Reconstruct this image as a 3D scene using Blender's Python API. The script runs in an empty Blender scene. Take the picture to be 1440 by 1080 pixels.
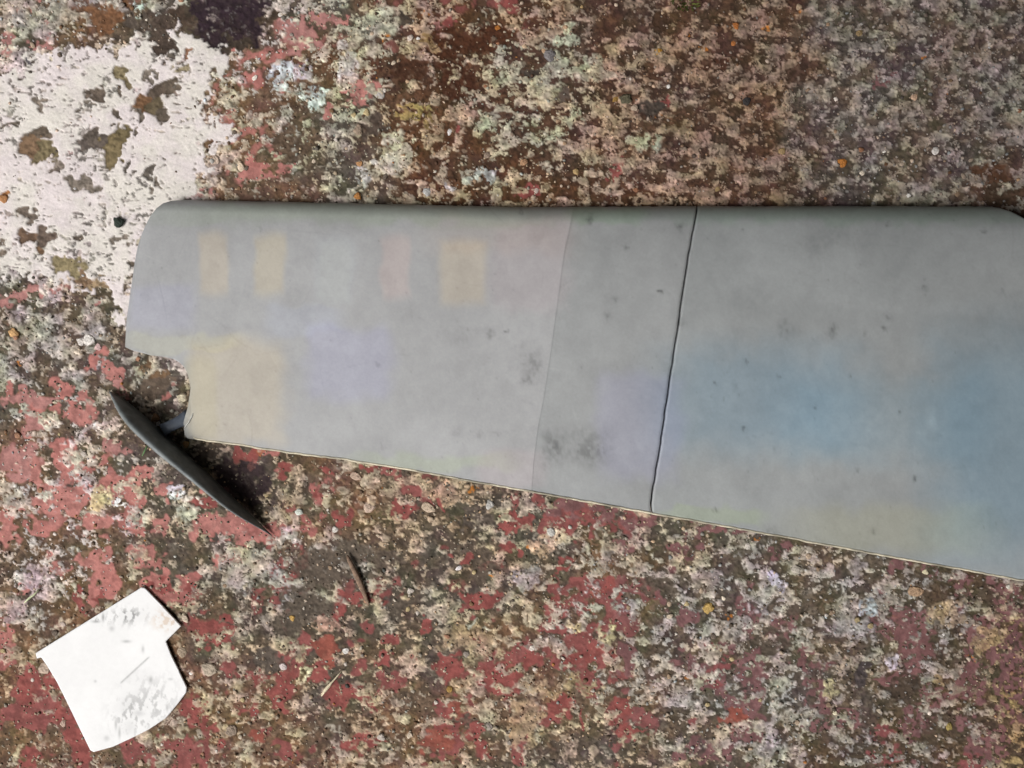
import bpy, bmesh, math, random
import numpy as np
from mathutils import Vector

# ------------------------------------------------------------------ camera, sky, sun, exposure
SC = bpy.context.scene
COL = SC.collection
H = 0.60            # camera height above the concrete (m)
S = 0.0005          # metres on the concrete per pixel of the photograph (1440 x 1080)

cam = bpy.data.cameras.new("camera")
cam.sensor_width = 36.0
cam.lens = 36.0 * H / (1440 * S)
cam.clip_start = 0.01
cam.clip_end = 200.0
cam.dof.use_dof = True
cam.dof.focus_distance = H - 0.004
cam.dof.aperture_fstop = 1.5
cam_o = bpy.data.objects.new("camera", cam)
cam_o.location = (0, 0, H)
cam_o.rotation_euler = (0, 0, 0)
COL.objects.link(cam_o)
SC.camera = cam_o

SUN_EL = math.radians(54)
SUN_AZ = math.radians(228)      # direction the light comes from, measured from +Y towards +X
world = bpy.data.worlds.new("World")
SC.world = world
world.use_nodes = True
nt = world.node_tree
bg = nt.nodes["Background"]
sky = nt.nodes.new("ShaderNodeTexSky")
sky.sky_type = 'NISHITA'
sky.sun_disc = False
sky.sun_elevation = SUN_EL
sky.sun_rotation = SUN_AZ
sky.dust_density = 6.0
sky.air_density = 1.0
sky.ozone_density = 1.0
hsv = nt.nodes.new("ShaderNodeHueSaturation")     # thin overcast: the blue is washed out
hsv.inputs["Saturation"].default_value = 0.12
nt.links.new(sky.outputs[0], hsv.inputs["Color"])
nt.links.new(hsv.outputs[0], bg.inputs["Color"])
bg.inputs["Strength"].default_value = 0.09

sun = bpy.data.lights.new("sun", 'SUN')
sun.energy = 1.5
sun.angle = math.radians(24)
sun.color = (1.0, 0.965, 0.92)
sun_o = bpy.data.objects.new("sun", sun)
d = Vector((math.sin(SUN_AZ) * math.cos(SUN_EL), math.cos(SUN_AZ) * math.cos(SUN_EL), math.sin(SUN_EL)))
sun_o.rotation_euler = d.to_track_quat('Z', 'Y').to_euler()
sun_o.location = d * 3
COL.objects.link(sun_o)

vs = SC.view_settings
vs.view_transform = 'Standard'
vs.look = 'None'
vs.exposure = 0.40
vs.gamma = 1.0
vs.use_curve_mapping = False

LIT = 1.2          # what a white matt sheet renders to at this exposure: photo colour / LIT = albedo

# ------------------------------------------------------------------ helpers
rng = np.random.default_rng(7)
random.seed(7)


def lin(c):
    c = np.asarray(c, dtype=np.float64) / 255.0
    return np.where(c <= 0.04045, c / 12.92, ((c + 0.055) / 1.055) ** 2.4)


def alb(c, k=1.0):
    """photograph colour (0-255 sRGB) -> base colour of the material"""
    return np.clip(lin(c) / LIT * k, 0.003, 0.9)


def W(px, py, z=0.0):
    """the point at height z that the photograph shows at pixel px, py"""
    f = (H - z) / H
    return ((px - 720) * S * f, (540 - py) * S * f, z)


_tab = {}


def table(seed, n=512, k=1):
    key = (seed, n, k)
    if key not in _tab:
        _tab[key] = np.random.default_rng(1000 + seed).random((k, n, n)).astype(np.float32)
    return _tab[key]


def vnoise(x, y, seed):
    t = table(seed)[0]
    xi = np.floor(x).astype(np.int64)
    yi = np.floor(y).astype(np.int64)
    fx = (x - xi).astype(np.float32)
    fy = (y - yi).astype(np.float32)
    fx = fx * fx * fx * (fx * (fx * 6 - 15) + 10)
    fy = fy * fy * fy * (fy * (fy * 6 - 15) + 10)
    x0 = xi & 511
    x1 = (xi + 1) & 511
    y0 = yi & 511
    y1 = (yi + 1) & 511
    a = t[y0, x0] * (1 - fx) + t[y0, x1] * fx
    b = t[y1, x0] * (1 - fx) + t[y1, x1] * fx
    return a * (1 - fy) + b * fy


def fbm(x, y, scale, octs=4, seed=0, gain=0.55):
    """fractal noise, about uniform in 0..1"""
    s = 0.0
    amp = 1.0
    tot = 0.0
    f = 1.0 / scale
    ca, sa = math.cos(0.5), math.sin(0.5)
    xx, yy = x, y
    for o in range(octs):
        s = s + amp * (vnoise(xx * f + 17.3 * o, yy * f - 9.1 * o, seed * 11 + o) - 0.5)
        tot += amp * amp
        amp *= gain
        f *= 2.03
        xx, yy = xx * ca - yy * sa, xx * sa + yy * ca
    sd = 0.235 * math.sqrt(tot)
    z = s / sd
    return 1.0 / (1.0 + np.exp(-1.702 * z))


def worley(x, y, cell, seed):
    jx, jy, va, vb = table(900 + seed, 512, 4)
    gx = x / cell
    gy = y / cell
    ix = np.floor(gx).astype(np.int64)
    iy = np.floor(gy).astype(np.int64)
    f1 = np.full(x.shape, 9.0, np.float32)
    f2 = np.full(x.shape, 9.0, np.float32)
    ra = np.zeros(x.shape, np.float32)
    rb = np.zeros(x.shape, np.float32)
    for dy in (-1, 0, 1):
        for dx in (-1, 0, 1):
            cx = ix + dx
            cy = iy + dy
            mx = cx & 511
            my = cy & 511
            ddx = (cx + jx[my, mx] - gx).astype(np.float32)
            ddy = (cy + jy[my, mx] - gy).astype(np.float32)
            dd = ddx * ddx + ddy * ddy
            near = dd < f1
            f2 = np.where(near, f1, np.minimum(f2, dd))
            f1 = np.where(near, dd, f1)
            ra = np.where(near, va[my, mx], ra)
            rb = np.where(near, vb[my, mx], rb)
    return np.sqrt(f1), np.sqrt(f2), ra, rb


def sstep(a, b, x):
    t = np.clip((x - a) / (b - a), 0, 1)
    return t * t * (3 - 2 * t)


def mix(c0, c1, m):
    return c0 + (np.asarray(c1) - c0) * m[..., None]


def poly_sd(x, y, poly):
    """signed distance to a closed outline, negative inside"""
    P = np.asarray(poly, float)
    Q = np.roll(P, -1, axis=0)
    dm = np.full(x.shape, 1e18)
    ins = np.zeros(x.shape, bool)
    for (ax, ay), (bx, by) in zip(P, Q):
        ex, ey = bx - ax, by - ay
        t = np.clip(((x - ax) * ex + (y - ay) * ey) / (ex * ex + ey * ey + 1e-12), 0, 1)
        dm = np.minimum(dm, (x - ax - t * ex) ** 2 + (y - ay - t * ey) ** 2)
        if ay != by:
            c = ((ay > y) != (by > y)) & (x < (bx - ax) * (y - ay) / (by - ay) + ax)
            ins ^= c
    dm = np.sqrt(dm)
    return np.where(ins, -dm, dm)


def grid_mesh(name, co, nu, nv, col=None, wrap_v=False, smooth=True, flip=False):
    """co: (nu*nv,3) with v fastest -> quad sheet (wrap_v closes the ring)"""
    me = bpy.data.meshes.new(name)
    iu = np.arange(nu - 1)
    jv = np.arange(nv if wrap_v else nv - 1)
    I, J = np.meshgrid(iu, jv, indexing='ij')
    J2 = (J + 1) % nv
    a = I * nv + J
    b = (I + 1) * nv + J
    c = (I + 1) * nv + J2
    e = I * nv + J2
    q = np.stack([a, b, c, e] if not flip else [a, e, c, b], -1).reshape(-1, 4)
    n = len(q)
    me.vertices.add(len(co))
    me.vertices.foreach_set("co", np.asarray(co, np.float32).ravel())
    me.loops.add(n * 4)
    me.loops.foreach_set("vertex_index", q.astype(np.int32).ravel())
    me.polygons.add(n)
    me.polygons.foreach_set("loop_start", (np.arange(n) * 4).astype(np.int32))
    me.polygons.foreach_set("use_smooth", np.full(n, smooth))
    me.update(calc_edges=True)
    if col is not None:
        set_col(me, col)
    return me


def tri_mesh(name, co, faces, col=None, smooth=True):
    me = bpy.data.meshes.new(name)
    me.from_pydata([tuple(p) for p in co], [], [tuple(int(i) for i in f) for f in faces])
    me.polygons.foreach_set("use_smooth", np.full(len(me.polygons), smooth))
    me.update()
    if col is not None:
        set_col(me, col)
    return me


def set_col(me, col):
    at = me.color_attributes.new("albedo", 'FLOAT_COLOR', 'POINT')
    rgba = np.ones((len(col), 4), np.float32)
    rgba[:, :3] = col
    at.data.foreach_set("color", rgba.ravel())


def link(name, me, mat=None, parent=None):
    o = bpy.data.objects.new(name, me)
    if mat is not None:
        me.materials.append(mat)
    if parent is not None:
        o.parent = parent
    COL.objects.link(o)
    return o


def tag(o, label=None, cat=None, group=None, kind=None):
    for k, v in (("label", label), ("category", cat), ("group", group), ("kind", kind)):
        if v:
            o[k] = v
    return o


def empty(name, loc):
    o = bpy.data.objects.new(name, None)
    o.location = loc
    o.empty_display_size = 0.02
    COL.objects.link(o)
    return o


def material(name, rough=0.85, spec=0.3, attr=True, color=(0.3, 0.3, 0.3), vary=0.25, vscale=900.0,
             bump=0.3, bscale=1500.0, bdist=0.0004, objcol=False):
    m = bpy.data.materials.new(name)
    m.use_nodes = True
    t = m.node_tree
    b = t.nodes["Principled BSDF"]
    b.inputs["Roughness"].default_value = rough
    b.inputs["Specular IOR Level"].default_value = spec
    tc = t.nodes.new("ShaderNodeTexCoord")
    if attr:
        src = t.nodes.new("ShaderNodeAttribute")
        src.attribute_name = "albedo"
        out = src.outputs["Color"]
    elif objcol:
        src = t.nodes.new("ShaderNodeObjectInfo")
        out = src.outputs["Color"]
    else:
        src = t.nodes.new("ShaderNodeRGB")
        src.outputs[0].default_value = (*color, 1)
        out = src.outputs[0]
    n = t.nodes.new("ShaderNodeTexNoise")
    n.inputs["Scale"].default_value = vscale
    n.inputs["Detail"].default_value = 3.0
    n.inputs["Roughness"].default_value = 0.6
    t.links.new(tc.outputs["Object"], n.inputs["Vector"])
    mr = t.nodes.new("ShaderNodeMapRange")
    mr.inputs["From Min"].default_value = 0.3
    mr.inputs["From Max"].default_value = 0.7
    mr.inputs["To Min"].default_value = 1.0 - vary
    mr.inputs["To Max"].default_value = 1.0 + vary
    t.links.new(n.outputs["Fac"], mr.inputs["Value"])
    mx = t.nodes.new("ShaderNodeVectorMath")
    mx.operation = 'SCALE'
    t.links.new(out, mx.inputs[0])
    t.links.new(mr.outputs[0], mx.inputs["Scale"])
    t.links.new(mx.outputs[0], b.inputs["Base Color"])
    if bump:
        n2 = t.nodes.new("ShaderNodeTexNoise")
        n2.inputs["Scale"].default_value = bscale
        n2.inputs["Detail"].default_value = 3.0
        t.links.new(tc.outputs["Object"], n2.inputs["Vector"])
        bp = t.nodes.new("ShaderNodeBump")
        bp.inputs["Strength"].default_value = bump
        bp.inputs["Distance"].default_value = bdist
        t.links.new(n2.outputs["Fac"], bp.inputs["Height"])
        t.links.new(bp.outputs[0], b.inputs["Normal"])
    return m


# ------------------------------------------------------------------ the weathered concrete
WING_HOLD = [(176, 488), (185, 400), (203, 325), (232, 284), (700, 291), (1500, 290), (1500, 827), (1060, 747),
             (748, 690), (400, 634), (275, 617), (266, 530), (240, 503)]
PAPER = [(50, 918.5), (199, 826), (204, 827.5), (229, 853), (254.5, 880.5), (233, 902), (240, 920), (262.5, 967),
         (261.5, 974), (249, 991), (233, 1010), (209, 1026), (185, 1038), (159, 1050), (132, 1057.5), (127, 1055),
         (109, 1018), (94, 987), (80, 959), (66, 936), (58, 924.5), (52, 926)]

CRUST = ["5422755566666", "6643746756766", "7774657766666", "8883555656665", "7773333333334", "6553333333334",
         "5443333333334", "4433443333334", "3444443444444", "4325234455444", "3343335445543", "3333343455433",
         "3333344335433"]
CRUSTC = ["WWGPLTTBBBSSS", "PPPPLTLTBBSSS", "PPPGLTLTBBSSS", "PPPCGCCTTBSSS", "PPPCCCCTTBSSS", "WWGCCCCTTBSSS",
          "WWGCCCCTTBSSS", "PPCCCCCCCCMSS", "PPCCCCCCCMMMM", "PPCWWCCWWWWMM", "CCCCCCCWWWMMY", "CCCCCCCCWWMMY",
          "CCCCCCCCCWMMY"]
BASE = ["DODDDRRKKKSSS", "DDDORRKKKKSSS", "DDOODRKKKKSSS", "DDDODRRRKKSSK", "DDDODRRRKKSSK", "DDDODDDDDDSSS",
        "DDDDDDDDDDSSS", "ODDDODDDDDDDE", "OODDODDDDDDDE", "DODDDDDODDDEE", "OOODDDODDDDEE", "OOOODOOODDDEE",
        "OOOOOODDDDEEE"]
RED = ["2101011000000", "0002100000000", "0011100000000", "0012001000000", "0000000000000", "1000000000000",
       "3321000000000", "5533210000000", "5553233433223", "3442112443245", "4433333444355", "5543343433346",
       "4433333333455"]
REDC = ["AAAAABBBMMMMM"] * 5 + ["AAAAABBBMMMMM"] * 3 + ["AAAABBBBMMMMM", "AAABBBBBMMMMM", "AABBBBBBMMMMM",
                                                       "BBBBBBBBMMMMM", "BBBBBBBBMMMMM"]
PAL = dict(P=(212, 198, 188), G=(184, 174, 156), L=(184, 177, 154), T=(174, 151, 131), B=(150, 127, 109),
           S=(152, 141, 131), C=(186, 168, 146), W=(181, 172, 161), M=(164, 153, 143), Y=(166, 140, 104),
           D=(86, 76, 65), R=(80, 55, 39), K=(76, 56, 44), O=(106, 83, 65), E=(80, 66, 52),
           A=(182, 116, 108), )
PAL_S = dict(PAL, S=(84, 73, 66))
PAL_R = dict(A=(180, 118, 111), B=(138, 80, 77), M=(122, 86, 87))


def field(rows, pal, x, y):
    """smooth map from a coarse 13 x 13 plan laid over the area, 120 x 90 pixels per cell"""
    if pal is None:
        a = np.array([[float(c) / 10.0 for c in r] for r in rows])[..., None]
    else:
        a = np.array([[lin(pal[c]) for c in r] for r in rows])
    gx = np.clip(x / 120.0, 0, 11.999)
    gy = np.clip(y / 90.0, 0, 11.999)
    ix = gx.astype(np.int64)
    iy = gy.astype(np.int64)
    fx = (gx - ix)[..., None]
    fy = (gy - iy)[..., None]
    fx = fx * fx * (3 - 2 * fx)
    fy = fy * fy * (3 - 2 * fy)
    r = (a[iy, ix] * (1 - fx) + a[iy, ix + 1] * fx) * (1 - fy) + (a[iy + 1, ix] * (1 - fx) + a[iy + 1, ix + 1] * fx) * fy
    return r[..., 0] if pal is None else r


# red paint flakes left on the concrete: x, y, rx, ry, colour
RM = (134, 78, 78)
SA, RD, RO, MA, PK = (181, 122, 115), (141, 77, 73), (146, 82, 70), (124, 86, 86), (174, 124, 119)
FLAKES = [
    (112, 590, 19, 17, SA), (122, 565, 9, 12, SA), (45, 600, 22, 10, PK), (28, 650, 28, 20, PK), (52, 668, 9, 26, SA),
    (75, 705, 22, 30, SA), (108, 705, 10, 30, SA), (135, 738, 18, 12, SA), (225, 735, 17, 12, SA), (232, 690, 10, 14, SA),
    (198, 660, 12, 6, SA), (162, 632, 14, 10, PK), (300, 742, 34, 14, SA), (335, 775, 14, 12, SA), (290, 710, 14, 10, RD),
    (350, 755, 20, 8, SA), (125, 790, 18, 12, SA), (150, 775, 10, 14, SA), (205, 780, 20, 14, SA), (225, 828, 12, 9, RD),
    (88, 805, 10, 7, SA), (40, 825, 8, 10, SA), (10, 755, 13, 20, SA), (72, 790, 9, 14, SA), (115, 845, 7, 14, RD),
    (137, 840, 5, 6, RD), (35, 965, 14, 24, RD), (68, 952, 16, 14, RD), (85, 1000, 9, 26, RD), (100, 1030, 14, 22, RD),
    (118, 1055, 16, 16, RD), (45, 1065, 22, 12, RD), (272, 835, 14, 13, RD), (285, 880, 20, 13, RD), (310, 895, 20, 11, RD),
    (320, 872, 14, 8, RD), (268, 1000, 20, 16, RD), (292, 1020, 8, 6, RD), (280, 905, 8, 6, RD), (368, 952, 12, 9, RD),
    (398, 962, 18, 12, RD), (395, 985, 14, 15, RD), (355, 1038, 12, 9, RO), (345, 1003, 10, 7, RD), (312, 1052, 12, 7, RD),
    (455, 908, 14, 16, RO), (463, 925, 12, 8, RO), (448, 943, 16, 10, RD), (482, 975, 24, 18, RD), (508, 965, 10, 8, RD),
    (470, 855, 11, 12, RD), (505, 842, 34, 7, RD), (518, 985, 16, 10, RD), (553, 905, 12, 9, RD), (580, 918, 7, 5, RD),
    (540, 930, 11, 8, RD), (625, 938, 16, 20, RD), (645, 930, 6, 10, RD), (708, 958, 26, 19, RD), (636, 1000, 12, 7, RO),
    (612, 1038, 22, 20, RO), (632, 1015, 16, 12, RD), (667, 1036, 14, 13, RD), (676, 1055, 12, 10, RD), (515, 1040, 28, 9, RD),
    (486, 1052, 16, 10, RD), (574, 714, 20, 10, RD), (520, 660, 14, 6, RD), (618, 708, 6, 6, RD), (712, 740, 14, 16, RD),
    (735, 735, 10, 10, RD), (715, 775, 13, 8, RD), (650, 790, 12, 7, RD), (690, 792, 10, 7, RD), (676, 842, 22, 8, RD),
    (600, 880, 10, 10, RD), (480, 730, 10, 12, RD), (745, 925, 12, 12, RD), (726, 955, 10, 15, RD), (808, 932, 10, 9, RD),
    (835, 918, 14, 11, RD), (856, 920, 10, 12, RD), (880, 930, 9, 26, MA), (783, 1002, 16, 12, RD), (797, 988, 6, 10, RD),
    (815, 1015, 5, 11, RD), (872, 992, 10, 9, RD), (876, 1020, 14, 10, RD), (895, 1032, 12, 8, RD), (863, 828, 16, 9, RD),
    (838, 838, 9, 7, RO), (775, 850, 8, 5, RD), (728, 732, 8, 10, RD), (995, 912, 13, 6, RM), (1012, 935, 15, 7, RM),
    (1002, 958, 12, 5, RM), (980, 1014, 6, 8, RM), (1030, 1012, 15, 14, RO), (1128, 918, 7, 11, MA), (1130, 935, 7, 5, MA),
    (800, 715, 24, 10, MA), (845, 718, 16, 8, MA), (900, 735, 22, 12, MA), (880, 765, 14, 10, MA), (790, 796, 12, 6, RD),
    (1285, 905, 30, 30, MA), (1262, 880, 9, 22, MA), (1255, 955, 18, 8, MA), (1365, 955, 14, 34, MA), (1290, 952, 14, 8, MA),
    (1375, 885, 18, 14, MA), (1420, 850, 16, 26, MA), (1330, 985, 30, 9, MA), (1425, 1000, 22, 12, MA), (1245, 1030, 18, 9, RM),
    (1230, 1062, 14, 8, RM), (1260, 1065, 12, 10, RM), (1395, 1045, 26, 16, MA), (1360, 1075, 16, 10, RM), (1010, 738, 18, 6, MA),
    (415, 45, 22, 16, PK), (455, 25, 20, 10, PK), (430, 60, 26, 12, PK), (478, 28, 6, 6, SA), (505, 128, 24, 9, SA),
    (510, 140, 8, 9, SA), (362, 248, 34, 9, SA), (405, 236, 10, 6, SA), (275, 270, 16, 8, PK), (325, 178, 10, 7, SA),
    (455, 158, 6, 8, SA), (636, 24, 7, 10, RD), (715, 5, 18, 7, RD), (625, 40, 10, 6, PK), (745, 274, 14, 10, RD),
    (866, 238, 8, 13, RD), (648, 182, 4, 10, RD), (1246, 112, 12, 7, MA), (12, 58, 8, 20, PK), (68, 45, 9, 9, PK),
    (62, 60, 16, 6, PK), (50, 410, 42, 5, PK), (10, 420, 14, 6, PK), (160, 522, 13, 12, SA), (168, 543, 9, 8, PK),
    (40, 560, 38, 10, PK), (135, 420, 7, 5, PK), (88, 205, 8, 9, PK), (100, 221, 8, 4, SA), (930, 141, 8, 4, RD),
    (345, 640, 14, 8, RD), (400, 660, 16, 8, RD), (455, 660, 10, 7, RD), (440, 700, 8, 8, RD), (315, 690, 10, 8, MA),
]
# pale crust and lichen patches: x, y, rx, ry, colour
PALE = [
    (535, 35, 20, 26, (184, 178, 154)), (505, 45, 20, 22, (180, 173, 152)), (488, 90, 12, 26, (200, 196, 190)),
    (395, 102, 12, 12, (208, 215, 215)), (405, 122, 10, 12, (212, 222, 218)), (420, 95, 18, 12, (190, 178, 182)),
    (440, 135, 18, 14, (205, 216, 208)), (490, 110, 12, 14, (200, 190, 176)), (392, 172, 14, 14, (192, 182, 162)),
    (478, 195, 16, 16, (196, 186, 166)), (560, 190, 18, 18, (186, 182, 162)), (562, 215, 24, 16, (196, 186, 176)),
    (545, 235, 20, 10, (190, 182, 168)), (515, 245, 14, 14, (200, 196, 190)), (690, 165, 18, 12, (180, 176, 152)),
    (650, 158, 22, 10, (182, 152, 136)), (795, 48, 12, 10, (186, 184, 158)), (752, 52, 16, 12, (176, 152, 134)),
    (760, 130, 24, 16, (182, 175, 154)), (820, 95, 26, 12, (180, 176, 152)), (840, 110, 22, 10, (184, 176, 155)),
    (785, 85, 12, 16, (180, 173, 152)), (785, 195, 14, 14, (178, 174, 152)), (805, 165, 12, 8, (180, 174, 152)),
    (905, 195, 18, 14, (172, 168, 148)), (630, 265, 8, 8, (184, 184, 182)), (675, 245, 20, 7, (188, 186, 178)),
    (610, 168, 9, 7, (150, 130, 92)), (585, 155, 22, 6, (158, 138, 92)), (600, 60, 20, 7, (152, 128, 92)),
    (62, 596, 16, 13, (206, 198, 184)), (52, 618, 11, 6, (200, 186, 172)), (145, 605, 8, 8, (216, 210, 196)),
    (15, 705, 15, 18, (202, 190, 178)), (104, 628, 8, 12, (214, 200, 194)), (165, 705, 14, 8, (242, 240, 238)),
    (140, 700, 18, 14, (206, 188, 152)), (190, 725, 16, 18, (190, 180, 168)), (180, 682, 16, 10, (206, 194, 172)),
    (248, 688, 8, 9, (240, 236, 232)), (268, 705, 12, 10, (222, 212, 200)), (262, 725, 12, 14, (208, 198, 182)),
    (340, 775, 24, 14, (198, 186, 166)), (335, 800, 22, 24, (182, 170, 158)), (362, 800, 16, 24, (184, 172, 158)),
    (400, 755, 18, 10, (198, 188, 176)), (412, 738, 14, 8, (204, 178, 172)), (312, 780, 12, 7, (190, 176, 160)),
    (350, 838, 8, 14, (188, 174, 150)), (620, 692, 26, 14, (186, 158, 136)), (648, 700, 22, 8, (184, 158, 134)),
    (650, 895, 36, 18, (178, 154, 128)), (680, 915, 20, 20, (180, 156, 130)), (660, 960, 22, 14, (182, 160, 136)),
    (738, 815, 18, 16, (174, 166, 158)), (668, 876, 12, 5, (198, 192, 184)), (790, 755, 18, 8, (216, 190, 160)),
    (765, 770, 16, 12, (206, 176, 146)), (810, 755, 8, 6, (214, 194, 166)), (20, 855, 22, 22, (188, 168, 158)),
    (45, 812, 26, 10, (190, 172, 166)), (35, 875, 24, 12, (186, 178, 164)), (70, 835, 14, 12, (194, 180, 170)),
    (15, 925, 16, 12, (186, 164, 144)), (265, 850, 16, 12, (180, 160, 136)), (352, 880, 7, 14, (204, 186, 162)),
    (405, 905, 12, 10, (172, 156, 138)), (425, 915, 12, 9, (176, 160, 134)), (425, 945, 6, 12, (206, 192, 168)),
    (455, 870, 16, 10, (178, 148, 130)), (1075, 845, 14, 30, (170, 160, 152)), (1050, 880, 18, 14, (176, 166, 158)),
    (1030, 885, 22, 14, (168, 158, 148)), (990, 815, 18, 14, (168, 156, 146)), (1092, 1000, 12, 26, (178, 168, 162)),
    (1085, 1040, 14, 22, (176, 166, 160)), (1060, 1060, 14, 10, (170, 162, 156)), (985, 945, 16, 10, (188, 178, 168)),
    (900, 945, 10, 12, (186, 176, 164)), (1190, 860, 20, 20, (160, 150, 142)), (1215, 880, 18, 14, (162, 154, 146)),
    (1175, 975, 10, 16, (176, 166, 132)), (1205, 800, 12, 14, (158, 148, 142)), (1125, 900, 14, 10, (178, 168, 162)),
    (860, 890, 14, 10, (196, 186, 152)), (800, 885, 14, 8, (200, 186, 152)), (850, 790, 16, 12, (160, 150, 142)),
    (1330, 860, 22, 16, (168, 148, 122)), (1390, 900, 18, 12, (164, 140, 108)), (1325, 965, 10, 8, (172, 150, 120)),
    (740, 1020, 24, 30, (178, 150, 120)), (770, 975, 30, 12, (176, 152, 122)), (820, 965, 26, 12, (172, 150, 122)),
    (45, 470, 26, 14, (172, 160, 150)), (30, 440, 24, 14, (180, 168, 160)), (75, 480, 18, 10, (180, 170, 158)),
    (20, 20, 26, 18, (184, 172, 162)), (85, 20, 30, 16, (170, 160, 148)), (50, 35, 22, 12, (176, 164, 152)),
    (25, 75, 20, 14, (200, 188, 176)), (195, 8, 9, 9, (206, 216, 208)), (250, 8, 14, 6, (206, 196, 184)),
    (1095, 815, 8, 12, (186, 180, 190)), (1228, 856, 12, 8, (166, 174, 178)), (1258, 935, 7, 8, (198, 192, 202)),
]
# bare dark spots and the fin's painted shadow: x, y, rx, ry, colour
DARK = [
    (150, 22, 26, 26, (116, 82, 58)), (190, 32, 12, 14, (86, 76, 68)), (225, 35, 22, 22, (78, 66, 58)),
    (222, 65, 22, 16, (74, 62, 54)), (255, 25, 20, 14, (76, 62, 52)), (270, 15, 16, 14, (70, 60, 50)),
    (325, 16, 64, 36, (48, 35, 42)), (322, 46, 46, 24, (48, 35, 40)), (330, 60, 24, 11, (64, 54, 46)), (380, 20, 16, 20, (66, 54, 44)),
    (640, 60, 40, 24, (72, 42, 26)), (700, 55, 30, 18, (72, 42, 26)), (755, 102, 18, 9, (72, 64, 58)),
    (640, 110, 30, 22, (70, 41, 27)), (575, 100, 24, 16, (72, 46, 32)), (560, 30, 14, 14, (72, 64, 56)),
    (915, 150, 14, 16, (70, 62, 56)), (790, 138, 10, 9, (86, 74, 66)), (925, 30, 14, 12, (70, 50, 36)),
    (410, 200, 26, 16, (92, 76, 62)), (528, 175, 14, 24, (80, 68, 60)), (1012, 92, 14, 12, (72, 46, 34)),
    (1390, 245, 30, 18, (84, 58, 42)), (1405, 275, 24, 12, (70, 54, 42)),
    (450, 800, 44, 24, (94, 83, 73)), (430, 850, 34, 26, (92, 82, 72)), (500, 780, 26, 16, (92, 82, 72)),
    (400, 880, 18, 30, (92, 82, 72)), (380, 925, 16, 22, (92, 82, 74)), (550, 790, 24, 12, (92, 80, 70)),
    (680, 790, 18, 30, (90, 78, 68)), (670, 730, 18, 18, (90, 80, 72)), (560, 850, 26, 14, (90, 80, 70)),
    (1110, 860, 24, 16, (92, 80, 70)), (1090, 905, 24, 16, (86, 76, 66)), (930, 820, 24, 14, (88, 78, 68)),
    (1270, 970, 24, 16, (72, 60, 50)), (1210, 950, 16, 12, (70, 62, 62)), (1310, 1030, 18, 26, (74, 62, 50)),
    (800, 1050, 24, 18, (88, 76, 66)), (650, 1015, 18, 10, (90, 80, 70)), (330, 668, 36, 24, (58, 46, 48)), (356, 690, 26, 18, (58, 46, 48)),  # last two: the fin's cast shadow, painted into the ground colour
    (215, 545, 26, 16, (104, 90, 78)), (215, 525, 16, 10, (116, 92, 70)), (190, 520, 8, 8, (84, 66, 60)),
]
WHITE = [(-40, 100), (20, 108), (36, 95), (32, 86), (60, 76), (84, 66), (96, 56), (118, 66), (140, 72), (160, 65),
         (190, 66), (202, 60), (212, 76), (228, 82), (244, 72), (246, 50), (262, 42), (284, 52), (302, 64), (312, 78),
         (311, 105), (292, 128), (283, 138), (287, 160), (300, 172), (330, 178), (312, 194), (288, 200), (292, 232),
         (266, 246), (282, 262), (262, 280), (235, 286), (215, 330), (190, 380), (182, 470), (168, 462), (160, 430),
         (150, 402), (120, 392), (95, 402), (60, 388), (20, 384), (-40, 392)]
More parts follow.
